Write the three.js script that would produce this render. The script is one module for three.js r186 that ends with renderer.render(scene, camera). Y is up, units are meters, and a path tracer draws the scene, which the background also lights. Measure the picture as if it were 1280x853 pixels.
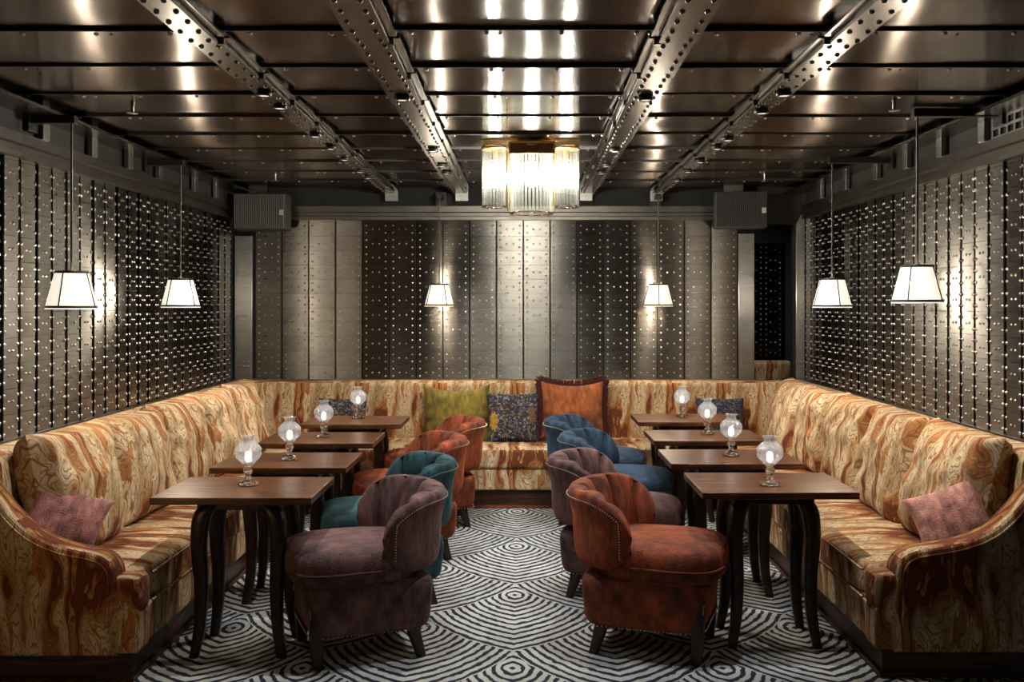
import * as THREE from 'three';
import { RoundedBoxGeometry } from 'three/addons/geometries/RoundedBoxGeometry.js';
import { mergeGeometries, mergeVertices } from 'three/addons/utils/BufferGeometryUtils.js';

// ------------------------------------------------------------------ camera, exposure
const scene = new THREE.Scene();
scene.background = new THREE.Color(0x000000);
const renderer = new THREE.WebGLRenderer({ antialias: true });
renderer.toneMapping = THREE.LinearToneMapping;
renderer.toneMappingExposure = 1.0;
renderer.shadowMap.enabled = true;

const FOCAL = 1300;                                   // pixels, for a frame of 1280 x 853
const EYE = 1.62;
const camera = new THREE.PerspectiveCamera(2 * Math.atan(426.5 / FOCAL) * 180 / Math.PI, 1280 / 853, 0.05, 60);
camera.position.set(0, EYE, 0);
camera.lookAt(0, EYE, -10);
camera.setViewOffset(1280, 853, -15, 48.5, 1280, 853); // shifted lens: vanishing point at pixel (655, 378)
scene.add(camera);

// light strengths (candela)
const POWER = { pendant: 1.25, chandelier: 13, candle: 0.013, tableSpot: 12, benchSpot: 9.5, aisleSpot: 17, backSpot: 4.5, entrySpot: 1.6, alcove: 7, floorLamp: 0.4 };
const WARM = new THREE.Color(1.0, 0.86, 0.68), NEUTRAL = new THREE.Color(1.0, 0.93, 0.84), COOL = new THREE.Color(0.86, 0.92, 1.0), AMBER = new THREE.Color(1.0, 0.62, 0.28);

// ------------------------------------------------------------------ helpers
function rng(seed) { let a = seed >>> 0; return () => { a = (a + 0x6D2B79F5) >>> 0; let t = a; t = Math.imul(t ^ (t >>> 15), t | 1); t ^= t + Math.imul(t ^ (t >>> 7), t | 61); return ((t ^ (t >>> 14)) >>> 0) / 4294967296; }; }
const rand = rng(20240611);
const rr = (a, b) => a + (b - a) * rand();
const clamp = (x, a = 0, b = 1) => Math.min(b, Math.max(a, x));
const smooth = (a, b, x) => { const t = clamp((x - a) / (b - a)); return t * t * (3 - 2 * t); };
const mixc = (a, b, t) => [a[0] + (b[0] - a[0]) * t, a[1] + (b[1] - a[1]) * t, a[2] + (b[2] - a[2]) * t];
const hash = (x, y, s) => { let h = Math.imul(x, 374761393) + Math.imul(y, 668265263) + Math.imul(s, 2147483647 ^ 0x9E3779B9); h = Math.imul(h ^ (h >>> 13), 1274126177); return ((h ^ (h >>> 16)) >>> 0) / 4294967296; };
function vnoise(x, y, px, py, s) {                    // value noise with period (px, py)
  const xi = Math.floor(x), yi = Math.floor(y), fx = x - xi, fy = y - yi, m = (a, p) => ((a % p) + p) % p;
  const ux = fx * fx * (3 - 2 * fx), uy = fy * fy * (3 - 2 * fy), x0 = m(xi, px), x1 = m(xi + 1, px), y0 = m(yi, py), y1 = m(yi + 1, py);
  const a = hash(x0, y0, s), b = hash(x1, y0, s), c = hash(x0, y1, s), d = hash(x1, y1, s);
  return a + (b - a) * ux + (c - a) * uy + (a - b - c + d) * ux * uy;
}
function fbm(u, v, px, py, s, oct = 4) { let t = 0, a = 0.5, n = 0; for (let i = 0; i < oct; i++) { t += a * vnoise(u * px, v * py, px, py, s + i * 17); n += a; a *= 0.5; px *= 2; py *= 2; } return t / n; }
const taken = {};
function numbered(n) { if (!(n in taken)) { taken[n] = 0; return n; } taken[n]++; return n + '_' + String(taken[n]).padStart(3, '0'); }
function shadows(o) { o.castShadow = true; o.receiveShadow = true; return o; }
function part(name, geo, mat, parent, pos, rot) {
  const m = shadows(new THREE.Mesh(geo, mat)); m.name = name; parent.add(m);
  if (pos) m.position.set(...pos); if (rot) m.rotation.set(...rot);
  return m;
}
function stuffPart(name, geo, mat, parent, pos) { const m = part(name, geo, mat, parent, pos); m.userData.kind = 'stuff'; return m; }
function tag(o, label, category, group) { o.userData.label = label; o.userData.category = category; if (group) o.userData.group = group; return o; }
function thing(name, label, category, pos = [0, 0, 0], turn = 0, group) {
  const g = new THREE.Group(); g.name = numbered(name); g.position.set(...pos); g.rotation.y = turn; scene.add(g); return tag(g, label, category, group);
}
function single(name, geo, mat, label, category, pos, group) {
  const m = shadows(new THREE.Mesh(geo, mat)); m.name = numbered(name); if (pos) m.position.set(...pos); scene.add(m); return tag(m, label, category, group);
}
function struct(name, geo, mat) { const m = shadows(new THREE.Mesh(geo, mat)); m.name = numbered(name); m.userData.kind = 'structure'; scene.add(m); return m; }
function dup(src, label, pos, turn) { const r = src.clone(); r.name = numbered(src.name.replace(/_\d{3}$/, '')); r.position.set(...pos); r.rotation.y = turn; r.userData = { ...src.userData, label }; scene.add(r); return r; }
const box = (w, h, d, x = 0, y = 0, z = 0) => new THREE.BoxGeometry(w, h, d).translate(x, y, z);
const span = (x0, x1, y0, y1, z0, z1) => box(Math.abs(x1 - x0), Math.abs(y1 - y0), Math.abs(z1 - z0), (x0 + x1) / 2, (y0 + y1) / 2, (z0 + z1) / 2);
const rbox = (w, h, d, r, s = 2) => new RoundedBoxGeometry(w, h, d, s, r);
const clean = (g) => { g = g.index ? g.toNonIndexed() : g; for (const k of Object.keys(g.attributes)) if (!['position', 'normal', 'uv'].includes(k)) g.deleteAttribute(k); return g; };
const merge = (list) => mergeGeometries(list.map(clean));
function boxUV(geo, rule) {                           // uv in metres on the dominant plane of each face; rule(axis) -> [u axis, v axis]
  const g = clean(geo), p = g.attributes.position, uv = new Float32Array(p.count * 2), a = new THREE.Vector3(), b = new THREE.Vector3(), c = new THREE.Vector3(), n = new THREE.Vector3();
  rule = rule || { x: ['z', 'y'], y: ['x', 'z'], z: ['x', 'y'] };
  for (let i = 0; i < p.count; i += 3) {
    a.fromBufferAttribute(p, i); b.fromBufferAttribute(p, i + 1); c.fromBufferAttribute(p, i + 2);
    n.copy(b).sub(a).cross(c.clone().sub(a));
    const ax = Math.abs(n.x), ay = Math.abs(n.y), az = Math.abs(n.z), k = ax > ay && ax > az ? 'x' : ay > az ? 'y' : 'z';
    [a, b, c].forEach((v, j) => { uv[(i + j) * 2] = v[rule[k][0]]; uv[(i + j) * 2 + 1] = v[rule[k][1]]; });
  }
  g.setAttribute('uv', new THREE.BufferAttribute(uv, 2)); return g;
}
function softBox(w, h, d, n = 5, seg = [18, 8, 18], shape) {   // cushion-like superellipsoid block, centred
  const g0 = new THREE.BoxGeometry(2, 2, 2, ...seg); g0.deleteAttribute('uv'); g0.deleteAttribute('normal');
  const g = mergeVertices(g0, 1e-4), p = g.attributes.position;
  for (let i = 0; i < p.count; i++) {
    let x = p.getX(i), y = p.getY(i), z = p.getZ(i);
    const warp = (q) => Math.sign(q) * (1 - Math.pow(1 - Math.abs(q), 1.25)); x = warp(x); y = warp(y); z = warp(z);
    const mx = Math.max(Math.abs(x), Math.abs(y), Math.abs(z)), r = Math.pow(Math.abs(x) ** n + Math.abs(y) ** n + Math.abs(z) ** n, 1 / n), k = r > 0 ? mx / r : 0;
    let q = [x * k * w / 2, y * k * h / 2, z * k * d / 2]; if (shape) q = shape(q, [x * k, y * k, z * k]); p.setXYZ(i, ...q);
  }
  g.computeVertexNormals(); return g;
}
function grid(nu, nv, f, closedU = false) {           // f(u, v) -> [x, y, z, U, V]
  const pos = [], uv = [], idx = [];
  for (let j = 0; j <= nv; j++) for (let i = 0; i <= nu; i++) { const q = f(i / nu, j / nv); pos.push(q[0], q[1], q[2]); uv.push(q[3] ?? i / nu, q[4] ?? j / nv); }
  for (let j = 0; j < nv; j++) for (let i = 0; i < nu; i++) { const a = j * (nu + 1) + i, b = a + 1, c = a + nu + 1, d = c + 1; idx.push(a, b, d, a, d, c); }
  const g = new THREE.BufferGeometry(); g.setAttribute('position', new THREE.Float32BufferAttribute(pos, 3)); g.setAttribute('uv', new THREE.Float32BufferAttribute(uv, 2)); g.setIndex(idx); g.computeVertexNormals();
  if (closedU) { const n = g.attributes.normal; for (let j = 0; j <= nv; j++) { const a = j * (nu + 1), b = a + nu, v = new THREE.Vector3().fromBufferAttribute(n, a).add(new THREE.Vector3().fromBufferAttribute(n, b)).normalize(); n.setXYZ(a, v.x, v.y, v.z); n.setXYZ(b, v.x, v.y, v.z); } }
  return g;
}
function pillow(w, h, t, { e = 3, pinch = 0.06, seed = 1, crease = 0.006, uo = 0, sag = 0 } = {}) {   // in the xy plane, facing +z and -z
  const half = (sgn) => grid(26, 26, (i, j) => {
    const a = (sgn > 0 ? 1 : -1) * (i * 2 - 1), b = j * 2 - 1, f = Math.sqrt(Math.max(0, 1 - Math.abs(a) ** e)) * Math.sqrt(Math.max(0, 1 - Math.abs(b) ** e));
    const x = w / 2 * a * (1 - pinch * (1 - b * b)), y = h / 2 * b * (1 - pinch * (1 - a * a)) - sag * (1 - a * a) * (b > 0 ? b * b : 0);
    const wr = (fbm(i * 0.999, j * 0.999, 5, 5, seed + (sgn > 0 ? 0 : 9), 3) - 0.5) * crease * 4 * Math.min(1, f * 2);
    return [x, y, sgn * (t / 2 * f ** 0.75 + wr * (f > 0.02 ? 1 : 0)), uo + x, y];
  });
  return merge([half(1), half(-1)]);
}
function tube(points, r, seg = 24, rad = 6) { return new THREE.TubeGeometry(new THREE.CatmullRomCurve3(points.map((p) => new THREE.Vector3(...p))), seg, r, rad, false); }
function sweep(points, sizes, seg = 20, rad = 10) {   // tapered round tube through points with [rx] at each
  const c = new THREE.CatmullRomCurve3(points.map((p) => new THREE.Vector3(...p))), fr = c.computeFrenetFrames(seg, false);
  const g = grid(rad, seg, (i, j) => {
    const t = j, k = t * (sizes.length - 1), k0 = Math.min(sizes.length - 2, Math.floor(k)), r = sizes[k0] + (sizes[k0 + 1] - sizes[k0]) * (k - k0), p = c.getPoint(t), th = i * Math.PI * 2;
    const q = 4.5, cx = Math.cos(th), sx = Math.sin(th), rr_ = r / Math.pow(Math.abs(cx) ** q + Math.abs(sx) ** q, 1 / q);   // squarish section
    return [p.x + cx * rr_, p.y, p.z + sx * rr_];
  }, true);
  return g;
}
const lathe = (pts, seg = 32) => new THREE.LatheGeometry(pts.map((p) => new THREE.Vector2(...p)), seg);
function dome(r, h, seg = 6) { return lathe([[r, 0], [r * 0.8, h * 0.65], [0.0001, h]], seg); }   // rivet head, axis +y
// ------------------------------------------------------------------ textures
function dataTex(w, h, f, { srgb = true, repeat } = {}) {
  const d = new Uint8Array(w * h * 4);
  for (let y = 0; y < h; y++) for (let x = 0; x < w; x++) { const c = f((x + 0.5) / w, (y + 0.5) / h, x, y), o = (y * w + x) * 4; d[o] = clamp(c[0], 0, 255); d[o + 1] = clamp(c[1], 0, 255); d[o + 2] = clamp(c[2], 0, 255); d[o + 3] = 255; }
  const t = new THREE.DataTexture(d, w, h); t.wrapS = t.wrapT = THREE.RepeatWrapping; t.magFilter = THREE.LinearFilter; t.minFilter = THREE.LinearMipmapLinearFilter; t.generateMipmaps = true;
  if (srgb) t.colorSpace = THREE.SRGBColorSpace; if (repeat) t.repeat.set(...repeat); t.needsUpdate = true; return t;
}
const grey = (f) => (u, v, x, y) => { const g = f(u, v, x, y) * 255; return [g, g, g]; };

// cut velvet with agate-like figures: cream ground, ochre and rust islands, thin brown contour lines
const FT = [0.66, 0.9];
const fabricTex = dataTex(1280, 1536, (u, v) => {
  const w1 = fbm(u, v, 4, 3, 11, 4) - 0.5, w2 = fbm(u, v, 5, 4, 41, 4) - 0.5, w3 = fbm(u, v, 14, 8, 43, 3) - 0.5;
  const uu = u + 0.17 * w1 + 0.035 * w3, vv = v + 0.20 * w2;
  const f1 = fbm(uu, vv, 8, 2, 5, 3), f2 = fbm(uu + 0.37, vv + 0.2, 12, 3, 77, 3), f3 = fbm(uu, vv, 22, 5, 177, 3), fine = fbm(u, v, 70, 100, 91, 2);
  let c = mixc([208, 188, 153], [162, 134, 96], smooth(0.35, 0.68, f2) * 0.85 + 0.25 * (fine - 0.5));
  const isl = 0.62 * f1 + 0.25 * f2 + 0.13 * f3;
  c = mixc(c, [160, 98, 44], smooth(0.535, 0.555, isl) * 0.9);
  c = mixc(c, [112, 52, 20], smooth(0.585, 0.605, isl));
  c = mixc(c, [178, 126, 70], smooth(0.675, 0.69, isl));
  c = mixc(c, [160, 96, 42], smooth(0.60, 0.64, f3) * smooth(0.56, 0.5, isl) * 0.8);
  const k1 = Math.abs(((isl * 21) % 1) - 0.5) * 2, k2 = Math.abs(((f2 * 11 + isl * 4) % 1) - 0.5) * 2, k3 = Math.abs(((f3 * 8 + f2 * 5) % 1) - 0.5) * 2;
  const line = Math.max(smooth(0.74, 0.93, k1) * 0.72, smooth(0.80, 0.95, k2) * 0.66, smooth(0.84, 0.97, k3) * 0.45);
  c = mixc(c, isl > 0.585 ? [70, 32, 14] : [112, 68, 34], line);
  const pile = 0.90 + 0.2 * fine; return [c[0] * pile, c[1] * pile, c[2] * pile];
}, { repeat: [1 / FT[0], 1 / FT[1]] });
const weave = dataTex(256, 256, grey((u, v) => 0.5 + 0.5 * (fbm(u, v, 64, 64, 3, 2) - 0.5) + 0.2 * (fbm(u, v, 8, 8, 4, 2) - 0.5)), { srgb: false, repeat: [8, 8] });

// carpet: pointed fans of concentric dark lines, farther fans over nearer ones
const CP = [0.93, 1.15], CA = 0.56, CB2 = CA * CA + 0.93 * 0.93;
const carpetTex = dataTex(1024, 1264, (u, v) => {
  const wob = (s) => (fbm(u, v, 26, 32, s, 2) - 0.5);
  const X = u * CP[0] + wob(7) * 0.014, D = v * CP[1] + wob(8) * 0.016; let best = -1e9, br = 0;
  for (let j = -3; j <= 5; j++) for (let k = -3; k <= 4; k++) {
    const ax = j * CP[0] / 2, ad = k * CP[1] + (((j % 2) + 2) % 2 ? CP[1] / 2 : 0), dx = Math.abs(X - ax), t = ad - D, q = CB2 - CA * CA;
    const r = (CA * dx + Math.sqrt(CA * CA * dx * dx + q * (dx * dx + t * t))) / q;
    if (r < 1 && ad > best) { best = ad; br = r; }
  }
  const ph = (br * 12.5 + 0.42) % 1, edge = 0.42 + wob(21) * 0.16, dark = smooth(edge + 0.07, edge - 0.07, Math.abs(ph - 0.5) * 2);
  const tuft = 0.82 + 0.36 * hash(Math.floor(u * 512), Math.floor(v * 632), 5) * 0.6 + 0.2 * (fbm(u, v, 6, 8, 61, 3) - 0.5);
  const c = mixc([204, 200, 190], [25, 28, 42], dark); return [c[0] * tuft, c[1] * tuft, c[2] * tuft];
}, { repeat: [1 / CP[0], 1 / CP[1]] });
const carpetBump = dataTex(512, 512, grey(() => rand()), { srgb: false, repeat: [2.2, 2.2] });

const woodTex = dataTex(1024, 512, (u, v) => {
  const w = fbm(u, v, 2, 6, 3, 3), g = fbm(u, v + 0.06 * w, 3, 48, 9, 4), ring = Math.abs(((v * 10 + w * 3.4) % 1) - 0.5) * 2, pore = fbm(u, v, 24, 256, 19, 2);
  let c = mixc([48, 27, 15], [132, 84, 46], smooth(0.15, 0.85, 0.75 * g + 0.25 * ring)); const k = 0.72 + 0.5 * pore; return [c[0] * k, c[1] * k, c[2] * k];
}, { repeat: [1, 1.4] });
const velvetTex = dataTex(512, 512, grey((u, v) => { const a = fbm(u, v, 5, 5, 31, 4), b = fbm(u, v, 24, 8, 37, 3), f = fbm(u, v, 128, 128, 43, 1); return 0.62 + 0.6 * (a - 0.42) + 0.36 * (b - 0.5) + 0.16 * (f - 0.5); }), { repeat: [2.2, 2.2] });
const velvetBump = dataTex(256, 256, grey((u, v) => 0.6 * fbm(u, v, 6, 6, 51, 3) + 0.4 * fbm(u, v, 90, 90, 57, 1)), { srgb: false, repeat: [3, 3] });
const steelTex = dataTex(512, 512, grey((u, v) => 0.80 + 0.14 * (fbm(u, v, 4, 4, 61, 3) - 0.5) + 0.07 * (fbm(u, v, 9, 90, 67, 1) - 0.5)), { repeat: [1.6, 1.6] });
const steelRough = dataTex(512, 512, grey((u, v) => 0.72 + 0.20 * (fbm(u, v, 5, 5, 71, 3) - 0.5)), { srgb: false, repeat: [1.3, 1.3] });
const waveBump = dataTex(512, 512, grey((u, v) => fbm(u, v, 4, 3, 81, 2)), { srgb: false, repeat: [0.55, 0.8] });
const floralTex = dataTex(512, 512, (u, v) => {
  const w = fbm(u, v, 5, 5, 201, 4), f = fbm(u + 0.1 * w, v, 34, 34, 203, 3), g = fbm(u, v + 0.1 * w, 26, 26, 207, 3);
  let c = [26, 28, 40]; c = mixc(c, [70, 82, 108], smooth(0.47, 0.56, f)); c = mixc(c, [128, 130, 132], smooth(0.6, 0.68, f)); c = mixc(c, [118, 98, 44], smooth(0.58, 0.64, g)); c = mixc(c, [80, 46, 70], smooth(0.64, 0.68, fbm(u, v, 20, 20, 211, 3))); c = mixc(c, [20, 22, 32], smooth(0.56, 0.62, fbm(u, v, 44, 44, 213, 2)));
  const leaf = (cx, cy, rx, ry) => { const x = (u - cx) / rx, y = (v - cy) / ry, lobes = 0.8 + 0.25 * Math.cos(Math.atan2(y, x) * 9); return x * x + y * y < lobes; };
  if (leaf(0.14, 0.42, 0.09, 0.2)) c = mixc(c, [190, 146, 36], 0.8 * smooth(0.3, 0.5, f + 0.15)); if (leaf(0.86, 0.55, 0.08, 0.2)) c = mixc(c, [130, 92, 36], 0.6);
  return c;
});
const cutTex = dataTex(256, 256, grey((u, v) => { const a = Math.abs(((u + v) * 4 % 1) - 0.5) * 2, b = Math.abs(((u - v + 8) * 4 % 1) - 0.5) * 2; return Math.min(a, b); }), { srgb: false, repeat: [4, 1.6] });

// ------------------------------------------------------------------ materials
const std = (o) => new THREE.MeshStandardMaterial(o), phys = (o) => new THREE.MeshPhysicalMaterial(o);
const lin = (r, g, b) => new THREE.Color().setRGB(r, g, b);
const M = {
  steel: [0, 1, 2].map((i) => phys({ color: lin(0.18 + i * 0.04, 0.172 + i * 0.038, 0.157 + i * 0.034), metalness: 1, roughness: 0.41, roughnessMap: steelRough, map: steelTex, anisotropy: 0.93, anisotropyRotation: Math.PI / 2 })),
  rivet: std({ color: lin(0.40, 0.385, 0.36), metalness: 1, roughness: 0.28 }),
  rivetDark: std({ color: lin(0.16, 0.15, 0.14), metalness: 1, roughness: 0.4 }),
  channel: phys({ color: lin(0.20, 0.185, 0.16), metalness: 1, roughness: 0.55, roughnessMap: steelRough, map: steelTex }),
  post: phys({ color: lin(0.45, 0.44, 0.42), metalness: 1, roughness: 0.46, roughnessMap: steelRough, map: steelTex, anisotropy: 0.6 }),
  gap: std({ color: lin(0.012, 0.012, 0.012), roughness: 0.85 }),
  ceilingPlate: [0, 1, 2, 3].map((i) => phys({ color: lin(...[[0.23, 0.178, 0.14], [0.185, 0.14, 0.11], [0.265, 0.215, 0.175], [0.12, 0.078, 0.06]][i]), metalness: 1, roughness: 0.30, anisotropy: 0.95, anisotropyRotation: Math.PI / 2, roughnessMap: steelRough, map: steelTex, bumpMap: waveBump, bumpScale: 0.006 })),
  beam: phys({ color: lin(0.28, 0.25, 0.22), metalness: 1, roughness: 0.34, roughnessMap: steelRough, map: steelTex }),
  darkPaint: std({ color: lin(0.02, 0.019, 0.018), roughness: 0.7 }),
  plaster: std({ color: lin(0.06, 0.052, 0.045), roughness: 0.9 }),
  blackMetal: std({ color: lin(0.012, 0.012, 0.012), metalness: 0.3, roughness: 0.45 }),
  fabric: phys({ map: fabricTex, bumpMap: weave, bumpScale: 0.0012, roughness: 0.86, sheen: 0.2, sheenColor: lin(0.8, 0.7, 0.55), sheenRoughness: 0.5 }),
  plinthWood: std({ map: woodTex, color: lin(0.42, 0.32, 0.26), roughness: 0.42 }),
  tableTop: phys({ map: woodTex, color: lin(0.95, 0.80, 0.62), roughness: 0.34, clearcoat: 0.2, clearcoatRoughness: 0.12 }),
  tableLeg: std({ map: woodTex, color: lin(0.16, 0.13, 0.11), roughness: 0.35 }),
  carpet: std({ map: carpetTex, bumpMap: carpetBump, bumpScale: 0.004, roughness: 0.97 }),
  brass: std({ color: lin(0.72, 0.5, 0.22), metalness: 1, roughness: 0.25 }),
  nail: std({ color: lin(0.85, 0.8, 0.68), metalness: 1, roughness: 0.3 }),
  glass: phys({ color: lin(0.96, 0.97, 0.94), transmission: 1, roughness: 0.1, thickness: 0, ior: 1.5 }),
  crystal: phys({ color: lin(0.97, 0.98, 0.97), transmission: 1, roughness: 0.03, thickness: 0.03, ior: 1.5 }),
  globe: phys({ color: lin(0.92, 0.93, 0.94), transmission: 0.82, roughness: 0.22, bumpMap: cutTex, bumpScale: 0.006, thickness: 0, ior: 1.5 }),
  shade: phys({ color: lin(0.88, 0.83, 0.72), roughness: 1, emissive: lin(1.0, 0.90, 0.76), emissiveIntensity: 0.85 }),
  bulb: std({ color: lin(1, 1, 1), emissive: lin(1, 0.86, 0.64), emissiveIntensity: 6 }),
  chandelierBulb: std({ color: lin(1, 1, 1), emissive: lin(1, 0.94, 0.84), emissiveIntensity: 12 }),
  candle: std({ color: lin(1, 1, 1), emissive: lin(1, 0.95, 0.86), emissiveIntensity: 1.0 }),
  spotLens: std({ color: lin(1, 1, 1), emissive: lin(1, 0.95, 0.85), emissiveIntensity: 0.7 }),
  speakerGrille: std({ color: lin(0.13, 0.13, 0.122), metalness: 0.4, roughness: 0.5 }),
  speakerBody: std({ color: lin(0.035, 0.035, 0.035), roughness: 0.6 }),
  badge: std({ color: lin(0.7, 0.7, 0.68), metalness: 1, roughness: 0.35 }),
};
const velvet = (r, g, b) => phys({ color: lin(r, g, b), map: velvetTex, bumpMap: velvetBump, bumpScale: 0.004, roughness: 0.85, sheen: 0.9, sheenColor: lin(Math.min(1, r * 2.2 + 0.05), Math.min(1, g * 2.2 + 0.03), Math.min(1, b * 2.2 + 0.02)), sheenRoughness: 0.42 });
const V = { mauve: velvet(0.26, 0.115, 0.10), rust: velvet(0.44, 0.078, 0.012), teal: velvet(0.04, 0.17, 0.21), blue: velvet(0.028, 0.08, 0.15), pink: velvet(0.9, 0.42, 0.34), plum: velvet(0.58, 0.24, 0.22), olive: velvet(0.40, 0.30, 0.045), orange: velvet(0.62, 0.17, 0.04), burgundy: velvet(0.14, 0.018, 0.016) };
const floral = std({ map: floralTex, roughness: 0.8 });

// ------------------------------------------------------------------ room
const XL = -2.5, XR = 2.42, ZB = -9.0, ZF = 2.4, BENCH_TOP = 0.95, PANEL_TOP = 2.33, CEIL = 2.62, TOP = 2.86;
const floorGeo = span(XL - 0.14, XR + 0.14, -0.12, 0, ZB - 0.14, ZF + 0.14); { const p = floorGeo.attributes.position, uv = floorGeo.attributes.uv; for (let i = 0; i < p.count; i++) uv.setXY(i, p.getX(i) + 0.05, -p.getZ(i) - 6.9 + CP[1] * 8); }
struct('floor', floorGeo, M.carpet);
const ceiling = struct('ceiling', span(XL - 0.14, XR + 0.14, TOP, TOP + 0.12, ZB - 0.14, ZF + 0.14), M.darkPaint);
const wallLeft = struct('wall_left', span(XL - 0.14, XL - 0.012, 0, TOP, ZB - 0.14, ZF), M.gap);
const wallRight = struct('wall_right', span(XR + 0.012, XR + 0.14, 0, TOP, ZB - 0.14, ZF), M.gap);
struct('wall_front', span(XL - 0.14, XR + 0.14, 0, TOP, ZF, ZF + 0.14), M.plaster);
const OP0 = 1.99, OP1 = 2.345, OPT = 2.30;            // opening into the alcove
const wallBack = struct('wall_back', merge([span(XL - 0.012, OP0, 0, TOP, ZB - 0.14, ZB - 0.012), span(OP0, XR + 0.012, OPT, TOP, ZB - 0.14, ZB - 0.012), span(OP0, OP1, 0, BENCH_TOP - 0.05, ZB - 0.14, ZB - 0.012), span(OP1, XR + 0.012, 0, OPT, ZB - 0.14, ZB - 0.012)]), M.gap);

// riveted panels: each wall > wall_panel > metal_plate and rivets
const ROW = 0.124;
function rivetRows(width, rows, y0, pairGap, edgeInset, r, edgeR) {          // flat in xy, heads towards +z
  const list = [], head = (rad) => dome(rad, rad * 0.75, 6).rotateX(Math.PI / 2), h1 = head(r), h2 = head(edgeR);
  for (let k = 0; k < rows; k++) {
    const yc = y0 + (k + 0.5) * ROW;
    for (const s of [-1, 1]) { list.push(h1.clone().translate(s * pairGap / 2, yc + 0.002 * ((k * 7) % 3 - 1), 0)); for (const q of [-0.25, 0.25]) list.push(h2.clone().translate(s * (width / 2 - edgeInset), yc + q * ROW, 0)); }
  }
  return merge(list);
}
function plateGeo(w, h, t, v) { const b = new THREE.BoxGeometry(w, h, t, 1, 1, 1), p = b.attributes.position, uv = b.attributes.uv; for (let i = 0; i < p.count; i++) uv.setXY(i, p.getX(i) + v * 0.37, p.getY(i) + v * 0.23); return b; }
function panelWall(wall, count, pitch, gap, place, rows, plateFrom, tiltRange, opts = {}) {
  const w = pitch - gap, total = PANEL_TOP - BENCH_TOP, y0 = BENCH_TOP, plates = [0, 1, 2, 3].map((v) => plateGeo(w, ROW - 0.0022, 0.008, v)), last = total - rows * ROW, topPlate = plateGeo(w, last - 0.002, 0.008, 5), whole = plateGeo(w, total, 0.008, 2);
  const rivets = rivetRows(w, rows, 0, opts.pair ?? 0.058, opts.inset ?? 0.026, opts.r ?? 0.0078, opts.er ?? 0.0088).translate(0, 0, 0.004);
  for (let i = 0; i < count; i++) {
    const pan = new THREE.Group(); pan.name = 'wall_panel'; wall.add(pan); place(pan, i, y0); pan.rotateY(rr(-tiltRange, tiltRange) * (opts.flat?.includes(i) ? 0.12 : 1)); pan.rotateX(rr(-0.004, 0.004));
    const mat = M.steel[Math.floor(rand() * 3)];
    if (plateFrom(i)) {
      for (let k = 0; k < rows; k++) { const pl = part('metal_plate', plates[Math.floor(rand() * 4)], mat, pan, [0, (k + 0.5) * ROW, 0]); pl.rotation.set(rr(-0.005, 0.005), rr(-0.004, 0.004), 0); }
      part('metal_plate', topPlate, mat, pan, [0, rows * ROW + last / 2, 0]);
    } else part('metal_plate', whole, mat, pan, [0, total / 2, 0]);
    stuffPart('rivets', rivets, M.rivet, pan);
  }
}
panelWall(wallBack, 18, 0.232, 0.014, (p, i, y) => p.position.set(-2.326 + (i + 0.5) * 0.232, y, ZB), 11, () => true, 0.05, { flat: [8, 9, 10, 11] });
panelWall(wallLeft, 31, 0.176, 0.034, (p, i, y) => { p.position.set(XL, y, ZB + 0.16 + (i + 0.5) * 0.176); p.rotation.y = Math.PI / 2; }, 11, (i) => i >= 10 && i < 25, 0.03, { pair: 0.04, inset: 0.004, er: 0.0098 });
panelWall(wallRight, 31, 0.176, 0.034, (p, i, y) => { p.position.set(XR, y, ZB + 0.08 + (i + 0.5) * 0.176); p.rotation.y = -Math.PI / 2; }, 11, (i) => i >= 10 && i < 25, 0.03, { pair: 0.04, inset: 0.004, er: 0.0098 });

// cornice channels, ledge strips and steel posts
function channelShape(len) {                          // profile in xy (x = out from the wall), extruded along z
  const s = new THREE.Shape(); [[0, 0], [0.05, 0], [0.05, 0.03], [0.032, 0.036], [0.032, 0.062], [0.056, 0.068], [0.056, 0.118], [0, 0.118]].forEach((p, i) => (i ? s.lineTo(...p) : s.moveTo(...p)));
  return boxUV(new THREE.ExtrudeGeometry(s, { depth: len, bevelEnabled: false }), { x: ['z', 'y'], y: ['z', 'x'], z: ['x', 'y'] });
}
const trimL = struct('trim_1', channelShape(6.5), M.channel); trimL.position.set(XL - 0.01, PANEL_TOP, ZB + 0.1);
const trimR = struct('trim_2', channelShape(6.5), M.channel); trimR.rotation.y = Math.PI; trimR.position.set(XR + 0.01, PANEL_TOP, ZB + 6.6);
const trimB = struct('trim_3', channelShape(4.4), M.channel); trimB.rotation.y = -Math.PI / 2; trimB.position.set(1.95, PANEL_TOP, ZB - 0.01);
const ledge = (x0, x1, z0, z1) => span(x0, x1, BENCH_TOP - 0.004, BENCH_TOP + 0.006, z0, z1);
struct('trim_4', ledge(XL - 0.01, XL + 0.03, ZB, -3.6), M.post); struct('trim_5', ledge(XR - 0.03, XR + 0.01, ZB, -3.6), M.post); struct('trim_6', ledge(-2.34, 1.86, ZB - 0.01, ZB + 0.025), M.post);
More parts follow.
